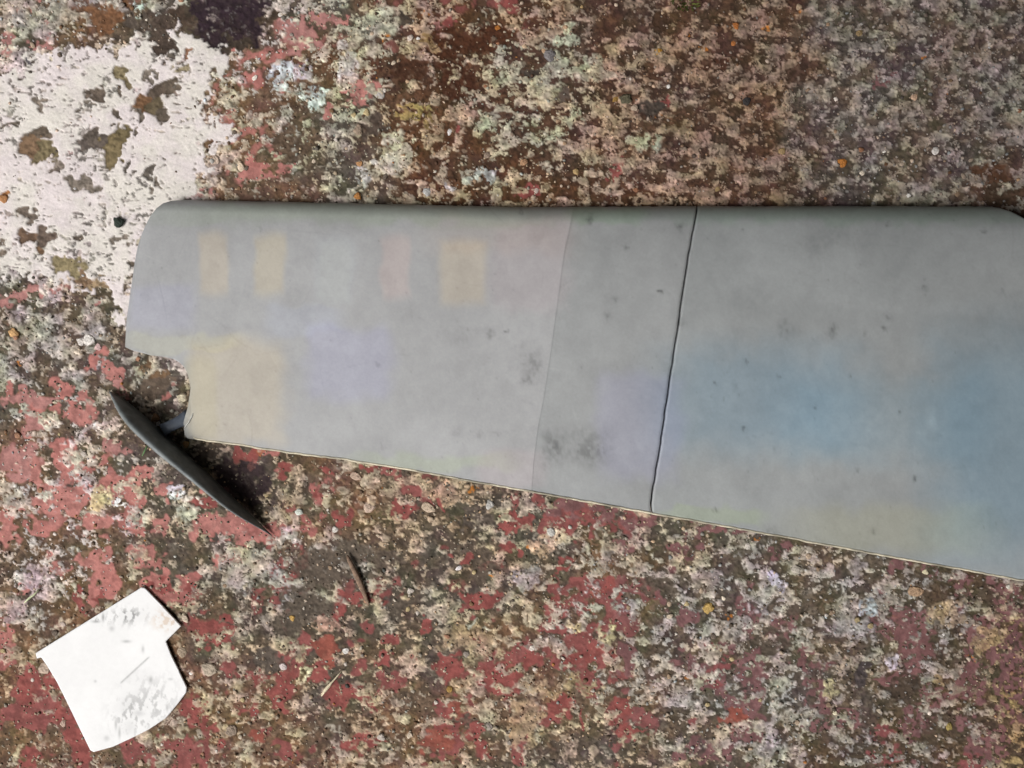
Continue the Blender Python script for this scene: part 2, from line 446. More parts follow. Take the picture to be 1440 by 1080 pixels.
PITS = [  # bare spots where the white paint has come off: x, y, rx, ry, colour
    (137, 128, 13, 8, (104, 92, 82)), (163, 128, 4, 4, (100, 90, 80)), (170, 98, 8, 10, (132, 120, 92)), (176, 112, 5, 7, (116, 104, 80)),
    (222, 128, 20, 9, (92, 80, 70)), (202, 143, 10, 14, (120, 90, 66)), (218, 150, 14, 16, (104, 92, 72)),
    (228, 168, 10, 9, (92, 82, 72)), (240, 120, 10, 8, (104, 92, 80)), (54, 192, 16, 8, (104, 92, 80)),
    (46, 208, 13, 14, (126, 102, 80)), (62, 216, 14, 12, (120, 108, 82)), (84, 232, 10, 12, (142, 130, 120)), (80, 243, 6, 5, (98, 88, 80)),
    (135, 196, 13, 12, (100, 90, 82)), (122, 207, 10, 6, (98, 88, 82)), (160, 195, 16, 12, (118, 104, 76)),
    (172, 190, 9, 10, (110, 98, 72)), (160, 218, 8, 20, (124, 110, 82)), (112, 254, 18, 7, (128, 118, 108)),
    (128, 262, 12, 5, (122, 112, 102)), (181, 238, 4, 6, (100, 92, 84)), (210, 239, 6, 8, (104, 96, 88)),
    (162, 165, 6, 6, (104, 94, 84)), (38, 301, 13, 7, (116, 104, 94)), (35, 332, 12, 8, (112, 90, 74)),
    (58, 333, 14, 9, (104, 90, 80)), (56, 347, 10, 7, (122, 96, 74)), (112, 332, 7, 7, (104, 94, 84)),
    (168, 338, 13, 4, (128, 118, 108)), (98, 375, 19, 11, (140, 128, 98)), (115, 392, 16, 7, (128, 104, 82)),
    (140, 398, 10, 9, (158, 136, 108)), (14, 174, 8, 5, (108, 98, 88)), (20, 221, 3, 6, (108, 98, 88)), (193, 160, 3, 14, (108, 98, 88)),
    (192, 188, 4, 5, (104, 94, 84)), (58, 146, 8, 5, (138, 126, 114)), (126, 144, 4, 5, (130, 120, 110)), (220, 257, 4, 10, (124, 114, 104)),
    (113, 153, 4, 4, (124, 114, 104)), (210, 108, 5, 6, (130, 120, 110)), (228, 222, 3, 3, (124, 114, 104)), (255, 95, 10, 8, (150, 138, 112)),
    (40, 86, 6, 5, (96, 92, 96)), (-10, 345, 20, 8, (120, 108, 96)), (5, 275, 8, 9, (150, 104, 66)), (262, 75, 8, 4, (140, 104, 82)),
    (70, 434, 11, 10, (98, 88, 70)), (100, 425, 12, 12, (112, 102, 84)), (52, 495, 16, 14, (104, 92, 82)),
    (140, 470, 16, 12, (120, 108, 84)), (130, 505, 14, 12, (98, 88, 80)), (12, 508, 12, 8, (110, 98, 88)),
]


def stamp(x, y, items, xw, yw, power=1.0):
    """rough-edged spots: returns coverage (0..1) and colour of the spots at points x, y (xw, yw = shaken coordinates)"""
    cov = np.zeros(x.shape, np.float32)
    col = np.zeros(x.shape + (3,), np.float32)
    for cx, cy, rx, ry, c in items:
        m = (np.abs(x - cx) < rx * 1.9 + 8) & (np.abs(y - cy) < ry * 1.9 + 8)
        if not m.any():
            continue
        k = np.sqrt(((xw[m] - cx) / rx) ** 2 + ((yw[m] - cy) / ry) ** 2)
        v = 1.0 - sstep(0.86, 1.12, k)
        old = cov[m]
        new = np.maximum(old, v)
        up = v >= old
        cc = col[m]
        cc[up] = lin(c)
        col[m] = cc
        cov[m] = new
    return cov, col


def concrete(x, y):
    """colour (linear, as photographed) and height (m) of the concrete at photo pixels x, y"""
    x = x.astype(np.float64)
    y = y.astype(np.float64)
    wx = (fbm(x, y, 46, 3, 21) - 0.5) * 60
    wy = (fbm(x, y, 46, 3, 22) - 0.5) * 60
    sx = x + (fbm(x, y, 15, 3, 23) - 0.5) * 19
    sy = y + (fbm(x, y, 15, 3, 24) - 0.5) * 19
    base = field(BASE, PAL_S, x + wx, y + wy)
    cden = field(CRUST, None, x + wx * .5, y + wy * .5)
    ccol = field(CRUSTC, PAL, x + wx, y + wy)
    rden = field(RED, None, x + wx * .5, y + wy * .5)
    rcol = field(REDC, PAL_R, x + wx, y + wy)
    fine0 = fbm(x, y, 5, 2, 34)
    f1, f2, ga, gb = worley(x * .82 + (fbm(x, y, 7, 3, 31) - .5) * 9, y + (fbm(x, y, 7, 3, 32) - .5) * 9, 7.5, 1)
    h1, h2, ha, hb = worley(x * .8 + (fine0 - .5) * 5, y + (fbm(x, y, 5, 2, 33) - .5) * 5, 4.2, 2)
    hue = fbm(x, y, 34, 3, 41)
    hue2 = fbm(x, y, 26, 3, 42)
    hue3 = fbm(x, y, 22, 2, 45)
    tint = (1 + (hue - .5)[..., None] * np.array([0.16, 0.02, -0.18]) + (hue2 - .5)[..., None] * np.array([-0.02, 0.10, -0.16])
            + (hue3 - .5)[..., None] * np.array([0.10, -0.10, 0.08]))
    fine = fbm(x, y, 5, 3, 43)
    # gritty matrix: dark fines with grains of several kinds
    col = base * (0.62 + 0.65 * fine)[..., None] * (0.8 + 0.4 * ha)[..., None]
    col = col * tint
    hgt = 0.00016 * (fine - .5) + 0.00034 * (1 - np.clip(h1 / .7, 0, 1))
    g = sstep(0.56, 0.36, f1) * (ga > 0.52)
    gcol = mix(mix(base * 1.5, ccol * 0.95, sstep(.55, .75, gb)), ccol * 1.22, sstep(.93, .95, gb))
    gcol = gcol * (1 + (hue - .5)[..., None] * np.array([0.25, 0.04, -0.2]))
    orange = (gb < 0.004) & (ga > 0.52)
    gcol[orange] = lin((186, 118, 52))
    col = mix(col, gcol * (0.8 + 0.4 * fine)[..., None], g * 0.9)
    hgt = hgt + g * 0.0005 * np.clip(1.3 - 1.3 * (f1 / .56) ** 2, 0, .8)
    # bare dark spots, with the fin's shadow painted in
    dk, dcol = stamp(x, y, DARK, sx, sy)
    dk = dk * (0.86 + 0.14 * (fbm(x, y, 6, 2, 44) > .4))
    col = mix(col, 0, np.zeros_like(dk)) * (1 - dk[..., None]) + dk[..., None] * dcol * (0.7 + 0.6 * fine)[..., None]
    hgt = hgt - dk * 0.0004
    # old red paint
    rp = np.clip(rden * 0.34, 0, 1)
    rn = 0.75 * fbm(x, y, 46, 3, 51) + 0.25 * fbm(x, y, 13, 3, 52)
    rn = 1 / (1 + np.exp(-1.702 * (rn - .5) / .2))
    rm = sstep(0.03, -0.03, rn - rp)
    fl, flc = stamp(x, y, [(a, b, c * 1.1, e * 1.12, f) for a, b, c, e, f in FLAKES], x + (sx - x) * .95, y + (sy - y) * .95)
    rc = rcol * (1 - fl[..., None]) + flc * fl[..., None]
    rm = np.maximum(rm * (rden > .02), fl)
    wear = fbm(x, y, 6.5, 3, 53)
    east = sstep(900, 1250, x)
    rm = rm * sstep(-.04 + .3 * east, 0.03 + .4 * east, wear + 0.10 * fl) * (1 - 0.9 * dk)
    rtone = 0.74 + 0.46 * fbm(x, y, 8, 4, 54)
    col = mix(col, rc * rtone[..., None], rm * 0.93)
    hgt = hgt * (1 - .5 * rm) + .00022 * rm
    # pale cement skin and lichen, broken up into worm-like islands
    tight = np.maximum(sstep(860, 1040, x) * sstep(330, 280, y), .7 * sstep(560, 760, x) * sstep(640, 700, y))          # the upper right is broken up more finely
    ax_, ay_ = x * .78 + y * .12, y - x * .08
    cn = (0.60 + .2 * tight) * fbm(ax_, ay_, 10.5, 4, 61) + (0.40 - .2 * tight) * fbm(x, y, 32, 3, 62)
    cn = 1 / (1 + np.exp(-1.702 * (cn - .5) / .2))
    pl, plc = stamp(x, y, PALE, x + (sx - x) * 1.1, y + (sy - y) * 1.1)
    cov = cden * 0.66 * (1 - 0.8 * dk) * (1 - 0.62 * rm)
    cm = sstep(0.05, -0.05, cn - cov)
    worm = np.abs(fbm(x, y, 9, 2, 63) - .5)
    plm = pl * sstep(0.035, 0.10, worm + 0.05 * (fbm(x, y, 5, 2, 64) - .5))
    cc = ccol * (1 - pl[..., None]) + plc * pl[..., None]
    cm = np.maximum(cm * sstep(0.02, 0.07, worm), plm) * (1 - 0.45 * sstep(.5, .8, f1) * (gb > .45))
    nod = np.clip(1 - (f1 / .66) ** 2, 0, 1)
    ctone = (0.57 + 0.72 * fbm(ax_, ay_, 6.5, 3, 65)) * (0.88 + 0.24 * hb) * (0.86 + 0.2 * nod)
    cc = cc * (.35 + .65 * tint) * (1 + .45 * sstep(.80, .93, fbm(ax_, ay_, 4.6, 2, 66)))[..., None]
    col = mix(col, cc * ctone[..., None], cm * 0.94)
    hgt = hgt + cm * (0.00034 + 0.0005 * fbm(ax_, ay_, 6.5, 3, 65) + 0.00016 * nod)
    # white floor paint at the left, worn through in places
    near = (x < 400) & (y < 560)
    sd = np.full(x.shape, 99.0)
    sd[near] = poly_sd(sx[near], sy[near], WHITE)
    pt, ptc = stamp(x, y, [(a, b, c * 1.2, e * 1.2, f) for a, b, c, e, f in PITS], x + (sx - x) * .8, y + (sy - y) * .8)
    edge = sstep(3.0, -1.0, sd + (fbm(x, y, 10, 3, 75) - .5) * 16 + (fbm(x, y, 40, 2, 76) - .5) * 12)
    pin = fbm(x, y, 7, 3, 71)
    streak = fbm(x * 0.62 + y * 0.3, y * 1.5 - x * 0.2, 7, 3, 74)
    zone = sstep(0.35, 0.75, fbm(x, y, 60, 2, 72))
    hole = sstep(0.945 - 0.09 * zone, 0.985 - 0.06 * zone, np.maximum(pin, streak))
    wm = edge * (1 - pt) * (1 - hole * 0.8)
    wc = lin((223, 215, 211)) * (0.94 + 0.10 * fbm(x, y, 22, 3, 73) + 0.06 * (fine - .5))[..., None]
    wc = wc * (1 + (hue - .5)[..., None] * np.array([0.02, -0.03, 0.06]))
    bare = col * (1 - (pt * edge)[..., None]) + (pt * edge)[..., None] * ptc * (0.66 + 0.6 * fine)[..., None]
    bare = bare * (1 - (hole * edge * (1 - pt))[..., None] * 0.45)
    col = mix(bare, wc, wm)
    hgt = np.where(edge > .5, hgt * (0.25 + 0.5 * pt), hgt) + wm * 0.00085 + wm * 0.00022 * (streak - .5) - pt * edge * 0.0003
    return col, hgt


def axis(lo, hi, step):
    a = np.arange(lo, hi + step * .5, step)
    n = 95
    out = step * 3.0 * np.arange(1, n + 1)
    grow = out[-1] + np.cumsum(step * 3.0 * 1.42 ** np.arange(1, 15))
    add = np.concatenate([out, grow])
    return np.concatenate([lo - add[::-1], a, a[-1] + add])


ax = axis(-20, 1460, 1.5)
ay = axis(-20, 1100, 1.5)
PX, PY = np.meshgrid(ax, ay, indexing='ij')
gcol, ghgt = concrete(PX, PY)
far = np.maximum(np.maximum(-PX, PX - 1440), np.maximum(-PY, PY - 1080))
fm = sstep(260, 430, far)                    # well outside the picture the mesh is coarse: plain mixed grit there
gcol = gcol * (1 - fm[..., None]) + fm[..., None] * lin((112, 98, 86))
ghgt = ghgt * (1 - fm) + fm * .0004
GX = (PX - 720) * S
GY = (540 - PY) * S
ghgt = ghgt - 0.0012            # tops of the crust end up about level with z = 0
ground_co = np.stack([GX, GY, ghgt], -1).reshape(-1, 3)
M_ground = material("weathered_concrete", rough=0.92, spec=0.25, vary=0.10, vscale=800, bump=0.25, bscale=1500, bdist=0.0005)
GROUND_K = 1.12
me = grid_mesh("ground", ground_co, len(ax), len(ay), np.clip(gcol.reshape(-1, 3) / LIT * GROUND_K, 0.004, 0.88), flip=True)
ground = link("ground", me, M_ground)
tag(ground, "weathered gritty concrete with worn red and white paint, lichen crust and small stones", kind="structure")


def ground_at(px, py):
    i = np.clip(np.searchsorted(ax, px), 0, len(ax) - 1)
    j = np.clip(np.searchsorted(ay, py), 0, len(ay) - 1)
    return ghgt[i, j], gcol[i, j]


# unseen slabs added to block sky, so light falls off to the right
G = Vector((0.80, 0.60, 0)).normalized()


def slab(name, size, centre, mat):
    bm = bmesh.new()
    bmesh.ops.create_cube(bm, size=1.0)
    bmesh.ops.scale(bm, vec=size, verts=bm.verts)
    bmesh.ops.bevel(bm, geom=bm.edges[:], offset=0.01, segments=2, affect='EDGES')
    me = bpy.data.meshes.new(name)
    bm.to_mesh(me)
    bm.free()
    o = link(name, me, mat)
    o.rotation_euler = (0, 0, math.atan2(G.y, G.x))
    o.location = G * centre[0] + Vector((0, 0, centre[1]))
    return tag(o, kind="structure")


M_blocker = material("dark_blocker", rough=0.9, attr=False, color=(0.12, 0.112, 0.10), vary=0.35, vscale=9, bump=0.5, bscale=160, bdist=0.003)
BLOCK_H, BLOCK_D = 1.45, 0.52
slab("sky_blocker", (3.6, 7.0, 0.12), (1.8 - BLOCK_D, BLOCK_H + 0.06), M_blocker)  # added out of view to shade the right side
slab("sky_blocker_back", (0.2, 7.0, BLOCK_H + 0.02), (1.8 - BLOCK_D + 1.69, BLOCK_H * .5 - 0.012), M_blocker)  # added out of view to stand under the slab's far edge

# ------------------------------------------------------------------ stones set in the concrete
def ico(sub):
    bm = bmesh.new()
    bmesh.ops.create_icosphere(bm, subdivisions=sub, radius=1.0)
    v = np.array([p.co[:] for p in bm.verts])
    f = [[q.index for q in p.verts] for p in bm.faces]
    bm.free()
    return v, np.array(f)


M_stone = material("stone", rough=0.8, spec=0.3, attr=False, objcol=True, vary=0.34, vscale=1.5, bump=0.3, bscale=2.4, bdist=0.15)
IV, IF = ico(2)
stone_meshes = []
for k in range(9):
    r = np.random.default_rng(50 + k)
    v = IV.copy()
    for q in range(5):
        n = r.normal(size=3)
        n /= np.linalg.norm(n)
        dcut = 0.62 + 0.25 * r.random()
        over = np.clip(v @ n - dcut, 0, None)
        v -= over[:, None] * n * 0.9
    v *= 1 + 0.10 * r.normal(size=(len(v), 1))
    v *= np.array([1.0, 0.72 + 0.25 * r.random(), 0.5 + 0.15 * r.random()])
    m = tri_mesh("stone", v, IF)
    m.materials.append(M_stone)
    stone_meshes.append(m)


def stone(px, py, r, c, k=None, rot=None, parent=ground, name="stone", lift=0.25, flat=1.0):
    z, _ = ground_at(px, py)
    o = bpy.data.objects.new(name, stone_meshes[random.randrange(9) if k is None else k])
    o.location = ((px - 720) * S, (540 - py) * S, float(z) + r * S * lift)
    o.scale = (r * S, r * S, r * S * flat)
    o.rotation_euler = (0, 0, random.random() * 6.28 if rot is None else rot)
    a = np.clip(lin(c) / LIT * 1.25, .003, .9)
    o.color = (*[float(q) for q in a], 1)
    if parent is not None:
        o.parent = parent
    COL.objects.link(o)
    return o


KNOWN = [(602, 714, 11, (196, 172, 146)), (519, 714, 10, (192, 164, 144)), (688, 710, 8, (182, 178, 172)), (504, 182, 9, (150, 128, 108)),
         (294, 942, 14, (182, 164, 142)), (262, 985, 0, 0), (880, 140, 11, (94, 88, 66)), (773, 78, 10, (120, 114, 114)),
         (997, 856, 10, (196, 158, 84)), (1185, 228, 8, (186, 112, 40)), (1035, 36, 6, (184, 106, 44)), (1032, 60, 5, (172, 100, 44)),
         (926, 72, 7, (184, 130, 40)), (700, 38, 5, (176, 104, 36)), (866, 138, 7, (150, 112, 48)), (503, 276, 7, (196, 128, 60)),
         (737, 228, 7, (172, 128, 92)), (505, 230, 6, (196, 140, 88)), (20, 468, 9, (204, 156, 100)), (5, 278, 8, (176, 118, 70)),
         (1050, 142, 8, (52, 48, 48)), (1316, 212, 7, (204, 196, 190)), (1287, 136, 6, (196, 158, 128)), (940, 121, 4, (232, 226, 220)),
         (886, 111, 4, (228, 212, 200)), (1176, 139, 4, (232, 218, 206)), (1278, 275, 4, (226, 220, 214)), (1244, 212, 4, (222, 216, 206)),
         (600, 183, 0, 0), (632, 185, 5, (222, 216, 212)), (577, 53, 6, (204, 186, 172)), (588, 54, 3, (236, 230, 226)),
         (534, 132, 8, (180, 172, 166)), (358, 109, 5, (232, 222, 208)), (394, 20, 5, (214, 204, 194)), (302, 225, 8, (206, 180, 160)),
         (338, 234, 8, (232, 206, 176)), (645, 799, 5, (228, 220, 220)), (486, 916, 6, (220, 214, 208)), (410, 870, 5, (206, 160, 80)),
         (632, 970, 6, (166, 128, 60)), (1302, 805, 5, (222, 210, 170)), (1327, 893, 3, (240, 232, 226)), (1308, 1004, 4, (240, 222, 206)),
         (1175, 1003, 4, (222, 210, 176)), (1288, 832, 12, (172, 138, 106)), (1160, 907, 0, 0), (775, 748, 8, (190, 186, 178)),
         (1018, 842, 4, (238, 222, 196)), (1335, 1022, 7, (160, 138, 72)), (268, 948, 4, (236, 228, 220)), (255, 918, 9, (168, 146, 122)),
         (325, 1028, 11, (150, 130, 112)), (398, 938, 7, (206, 190, 186)), (88, 878, 5, (206, 184, 170)), (62, 940, 10, (188, 164, 144)),
         (88, 1018, 6, (190, 160, 142)), (165, 704, 7, (244, 243, 243)), (125, 477, 10, (222, 214, 206)), (113, 480, 8, (218, 208, 200)),
         (137, 488, 7, (214, 176, 172)), (255, 560, 9, (216, 202, 170)), (218, 588, 8, (150, 110, 74)), (222, 596, 4, (236, 232, 228)),
         (262, 625, 6, (196, 150, 92)), (500, 670, 9, (190, 160, 138)), (470, 745, 6, (214, 206, 196)), (420, 720, 7, (206, 212, 200)),
         (1110, 728, 0, 0), (755, 268, 5, (190, 170, 158)), (600, 270, 7, (184, 182, 180)), (1213, 243, 5, (206, 190, 170)),
         (1060, 745, 0, 0), (1052, 768, 6, (200, 190, 178)), (1120, 800, 9, (174, 164, 150)), (1418, 825, 4, (206, 200, 186))]
n_st = 0
for s_ in KNOWN:
    if s_[2]:
        stone(s_[0], s_[1], s_[2] * .9, np.array(s_[3]) * .8 + np.mean(s_[3]) * .16, lift=.0, flat=.6)
        n_st += 1


def free(px, py, pad):
    q = np.array([px]), np.array([py])
    return poly_sd(*q, WING_HOLD)[0] > pad and poly_sd(*q, PAPER)[0] > pad


STONE_TONES = [(186, 164, 142), (170, 150, 130), (196, 180, 160), (150, 128, 106), (140, 130, 122), (210, 200, 190), (120, 92, 68),
               (160, 120, 96), (188, 178, 168), (104, 92, 82), (176, 158, 120)]
while n_st < 296:
    px = random.uniform(-5, 1445)
    py = random.uniform(-5, 1085)
    if not free(px, py, 8):
        continue
    if poly_sd(np.array([px]), np.array([py]), WHITE)[0] < 4 and random.random() < .9:
        continue
    if ((px - 325) / 66) ** 2 + ((py - 22) / 48) ** 2 < 1:
        continue
    r = min(6.0, random.lognormvariate(1.25, .25))
    c = np.array(random.choice(STONE_TONES), float)
    if py < 300 and px > 560:
        f = 0.95 - 0.22 * min(1, max(0, (px - 800) / 500))
        c = c * np.array([1.0, .94, .88]) * f
    elif px > 1050:
        c = c * 0.9
    stone(px, py, r, c, lift=0.2 * random.random(), flat=.75)
    n_st += 1

# sand and grit: far too many to count
NG = 9000
gp = []
while len(gp) < NG:
    a = np.column_stack([rng.uniform(-15, 1455, 6000), rng.uniform(-15, 1095, 6000)])
    ok = (poly_sd(a[:, 0], a[:, 1], WING_HOLD) > 2) & (poly_sd(a[:, 0], a[:, 1], PAPER) > 2)
    wh = poly_sd(a[:, 0], a[:, 1], WHITE) < 2
    ok &= ~(wh & (rng.random(len(a)) < .93))
    ok &= ((a[:, 0] - 325) / 66) ** 2 + ((a[:, 1] - 22) / 48) ** 2 > 1
    gp.extend(a[ok].tolist())
gp = np.array(gp[:NG])
GV, GF = ico(1)
gz, gc = ground_at(gp[:, 0], gp[:, 1])
gr = np.clip(rng.lognormal(0.42, .36, NG), .8, 3.6) * S
an = rng.random(NG) * 6.283
vv = np.repeat(GV[None], NG, 0) * (1 + .22 * rng.normal(size=(NG, len(GV), 1)))
vv = vv * np.stack([np.ones(NG), .6 + .4 * rng.random(NG), .55 + .3 * rng.random(NG)], -1)[:, None, :] * gr[:, None, None]
cx, sx_ = np.cos(an)[:, None], np.sin(an)[:, None]
xr = vv[..., 0] * cx - vv[..., 1] * sx_
yr = vv[..., 0] * sx_ + vv[..., 1] * cx
co = np.stack([xr + ((gp[:, 0] - 720) * S)[:, None], yr + ((540 - gp[:, 1]) * S)[:, None], vv[..., 2] + (gz + gr * .05)[:, None]], -1).reshape(-1, 3)
tones = field(CRUSTC, PAL, gp[:, 0], gp[:, 1])
bases = field(BASE, PAL_S, gp[:, 0], gp[:, 1])
pick = rng.random(NG)
gcl = np.where((pick < .30)[:, None], bases * rng.uniform(.75, 1.6, (NG, 1)), tones * rng.uniform(.6, 1.1, (NG, 1)))
gcl = np.where((pick > .95)[:, None], tones * 1.3 + .05, gcl)
gcl = np.where((pick > .998)[:, None], lin((176, 118, 62)), gcl)
gcl = gcl * (1 + rng.normal(size=(NG, 1)) * np.array([.08, 0, -.08]))
me = bpy.data.meshes.new("grit")
fa = (np.arange(NG)[:, None, None] * len(GV) + GF[None]).reshape(-1, 3)
me.vertices.add(len(co))
me.vertices.foreach_set("co", co.astype(np.float32).ravel())
me.loops.add(fa.size)
me.loops.foreach_set("vertex_index", fa.astype(np.int32).ravel())
me.polygons.add(len(fa))
me.polygons.foreach_set("loop_start", (np.arange(len(fa)) * 3).astype(np.int32))
me.update(calc_edges=True)
set_col(me, np.repeat(np.clip(gcl / LIT * 1.1, .004, .88), len(GV), 0))
M_grit = material("grit", rough=0.75, spec=0.4, vary=0.15, bump=0)
tag(link("grit", me, M_grit, ground), kind="stuff")

# ------------------------------------------------------------------ the wing
TOP = np.array([(176, 484), (178, 450), (185, 400), (190, 365), (194, 345), (199, 330), (205, 316), (212, 303), (220, 293), (229, 286),
                (240, 282.5), (260, 281), (400, 284), (560, 287.5), (735, 291.5), (980, 290), (1200, 290), (1390, 290.5), (1405, 292),
                (1420, 297), (1440, 307), (1465, 325), (1500, 380)], float)
BOT = np.array([(176, 488), (187, 493), (213, 500), (232, 502), (244, 505), (253, 510), (259.5, 517), (264, 526), (266.5, 538),
                (267.9, 556), (268.6, 590), (270, 613), (274, 617), (320, 622.5), (353, 627.5), (400, 635), (480, 645), (560, 657.5),
                (640, 672), (748, 691), (915, 721), (1060, 747), (1200, 773), (1440, 816), (1500, 827)], float)
TOPM = np.array([(176, 280), (260, 281), (400, 284), (560, 287.5), (735, 291.5), (980, 290), (1500, 290)], float)
BOTM = np.array([(176, 602), (274, 617), (400, 635), (560, 657.5), (748, 691), (1500, 827)], float)
SEAM1 = np.array([(280, 810), (360, 793), (420, 785), (480, 777), (560, 765), (600, 757), (650, 750.5), (690, 748), (730, 747)], float)
SEAM2 = np.array([(280, 982), (300, 979), (360, 968), (400, 962), (480, 950), (560, 938), (640, 926), (690, 917.5), (708, 914.5),
                  (716, 915.5), (740, 918)], float)


def ip(a, v):
    r = np.interp(v, a[:, 0], a[:, 1])
    if a is BOT or a is TOP:
        v = np.asarray(v, float)
        r = r + 0.8 * (fbm(v, v * 0 + (3 if a is BOT else 90), 10, 3, 99) - .5) * np.clip((v - 300) / 60, 0.35, 1)
    return r


s1 = lambda y: np.interp(y, SEAM1[:, 0], SEAM1[:, 1])
s2 = lambda y: np.interp(y, SEAM2[:, 0], SEAM2[:, 1]) + .9 * (fbm(y, y * 0, 16, 3, 98) - .5)


def wing_z(x, y):
    """height of the wing's upper skin at photo pixels x, y: aerofoil section, fuller towards the root, drooping to the right"""
    c = np.clip((y - ip(TOPM, x)) / (ip(BOTM, x) - ip(TOPM, x)), 0, 1)
    s = np.clip((x - 176) / 1264.0, 0, 1.1)
    T = 0.011 + 0.018 * s
    prof = (0.2969 * np.sqrt(c) - 0.1260 * c - 0.3516 * c ** 2 + 0.2843 * c ** 3 - 0.1036 * c ** 4) / 0.1
    blunt = np.sqrt(1 - (1 - np.clip(c / .05, 0, 1)) ** 2) * (1 - .8 * np.clip((c - .12) / .88, 0, 1) ** 1.35)
    w = .8 - .6 * np.clip(s, 0, 1) ** 1.2
    z = 0.0035 + T * ((1 - w) * prof + w * blunt)
    u = np.clip((x - 860) / 580.0, 0, 1.15)
    z = z + 0.004 * np.clip((x - 176) / 700, 0, 1) - 0.010 * u ** 2 * np.clip(c / .3, .2, 1) * (1.1 - 0.6 * c)
    left = np.clip((x - (176 + (484 - np.minimum(y, 484)) * 0.15)) / 16.0, 0, 1)
    z = z - 0.0022 * (1 - np.sqrt(1 - (1 - left) ** 2))
    return z


BLOT = [  # faint colour blotches on the grey paint: x, y, rx, ry, change of R, G, B
    (300, 370, 22, 46, 20, 10, -5), (380, 372, 23, 46, 20, 11, -7), (650, 382, 36, 50, 20, 10, -5), (556, 376, 22, 48, 17, 5, 2), (470, 382, 24, 44, 5, 5, 2),
    (745, 375, 60, 70, 7, 1, 2), (335, 550, 72, 80, 19, 9, -8), (255, 482, 80, 14, 9, 8, -4), (282, 560, 26, 62, 3, 2, -8), (490, 510, 64, 54, 1, 1, 16),
    (228, 432, 50, 34, 2, 2, 13), (430, 450, 60, 22, 0, 2, 9), (900, 600, 64, 80, 0, -1, 12), (1070, 562, 150, 80, -20, -4, 8), (1230, 590, 150, 64, -13, -2, 5),
    (1430, 630, 130, 170, -24, -4, 10), (500, 300, 300, 16, -10, -3, -16), (1200, 300, 300, 14, -14, -4, -14), (850, 305, 60, 14, -10, 0, -12),
    (1250, 745, 150, 34, 8, 5, -10), (720, 660, 50, 30, 8, 1, 2), (600, 650, 120, 12, 0, 6, -12), (1000, 725, 80, 14, 0, 5, -12),
    (880, 400, 40, 80, -6, -6, -6), (700, 330, 110, 30, 6, 0, -4), (470, 380, 30, 50, 4, 6, 8), 
]
SPOT = [  # dirt specks and scuffs: x, y, rx, ry, darkness
    (829, 308, 5, 7, .35), (957, 318, 6, 7, .4), (880, 350, 6, 3, .4), (733, 297, 2, 6, .3), (928, 411, 2.5, 2.2, .7), (690, 468, 5, 7, .35), (658, 462, 2, 2, .45),
    (712, 467, 2.2, 2, .55), (748, 514, 16, 22, .27), (742, 535, 7, 5, .3), (778, 626, 17, 24, .36), (828, 632, 30, 22, .32), (853, 443, 6, 8, .22), (820, 610, 22, 12, .1),
    (537, 628, 4, 6, .25), (1095, 530, 4, 2.6, .6), (1018, 563, 2.2, 2, .6), (1045, 602, 3, 2, .6), (1090, 629, 3, 2, .5), (1194, 530, 2.4, 2, .6), (1147, 571, 2.4, 2, .6),
    (1264, 582, 2.8, 2, .65), (1205, 660, 3, 2.6, .6), (1288, 673, 2.4, 2.4, .6), (1105, 465, 12, 18, .22), (1172, 465, 5, 10, .38), (1252, 446, 5, 3, .4), (1245, 463, 3.4, 3.2, .6),
    (1385, 325, 5, 3.5, .4), (1250, 315, 5, 3, .3), (1045, 325, 2.4, 2, .5), (1300, 405, 3.5, 2.5, .4), (1410, 410, 3, 2.2, .55), (1005, 716, 3, 2.4, .5), (1228, 747, 3.4, 2.8, .5),
    (500, 600, 2.5, 6, .12), (368, 322, 1.5, 10, .18), (640, 608, 9, 8, .12), (674, 612, 3, 6, .2), (1080, 748, 16, 9, .18), (1033, 545, 4, 7, .16), (957, 455, 6, 8, .25),
    (645, 475, 14, 16, .1), (735, 490, 10, 10, .12), (1050, 508, 2, 2, .5), (1005, 540, 2, 2, .45), (1218, 470, 3, 3, .35), (1195, 1, 1, 1, 0), (865, 420, 6, 3, .25),
    (1140, 350, 30, 14, .1), (1180, 330, 40, 18, .12), (1060, 420, 40, 24, .06), (765, 655, 10, 6, .12), (905, 690, 30, 14, .05), (700, 610, 3, 3, .2), (531, 512, 2, 2, .3),
    (615, 395, 3, 4, .1), (556, 497, 2, 2, -.15), (1312, 590, 5, 12, -.16), (1290, 604, 3, 5, -.12), (596, 560, 40, 30, .03), (330, 460, 26, 4, .07),
]


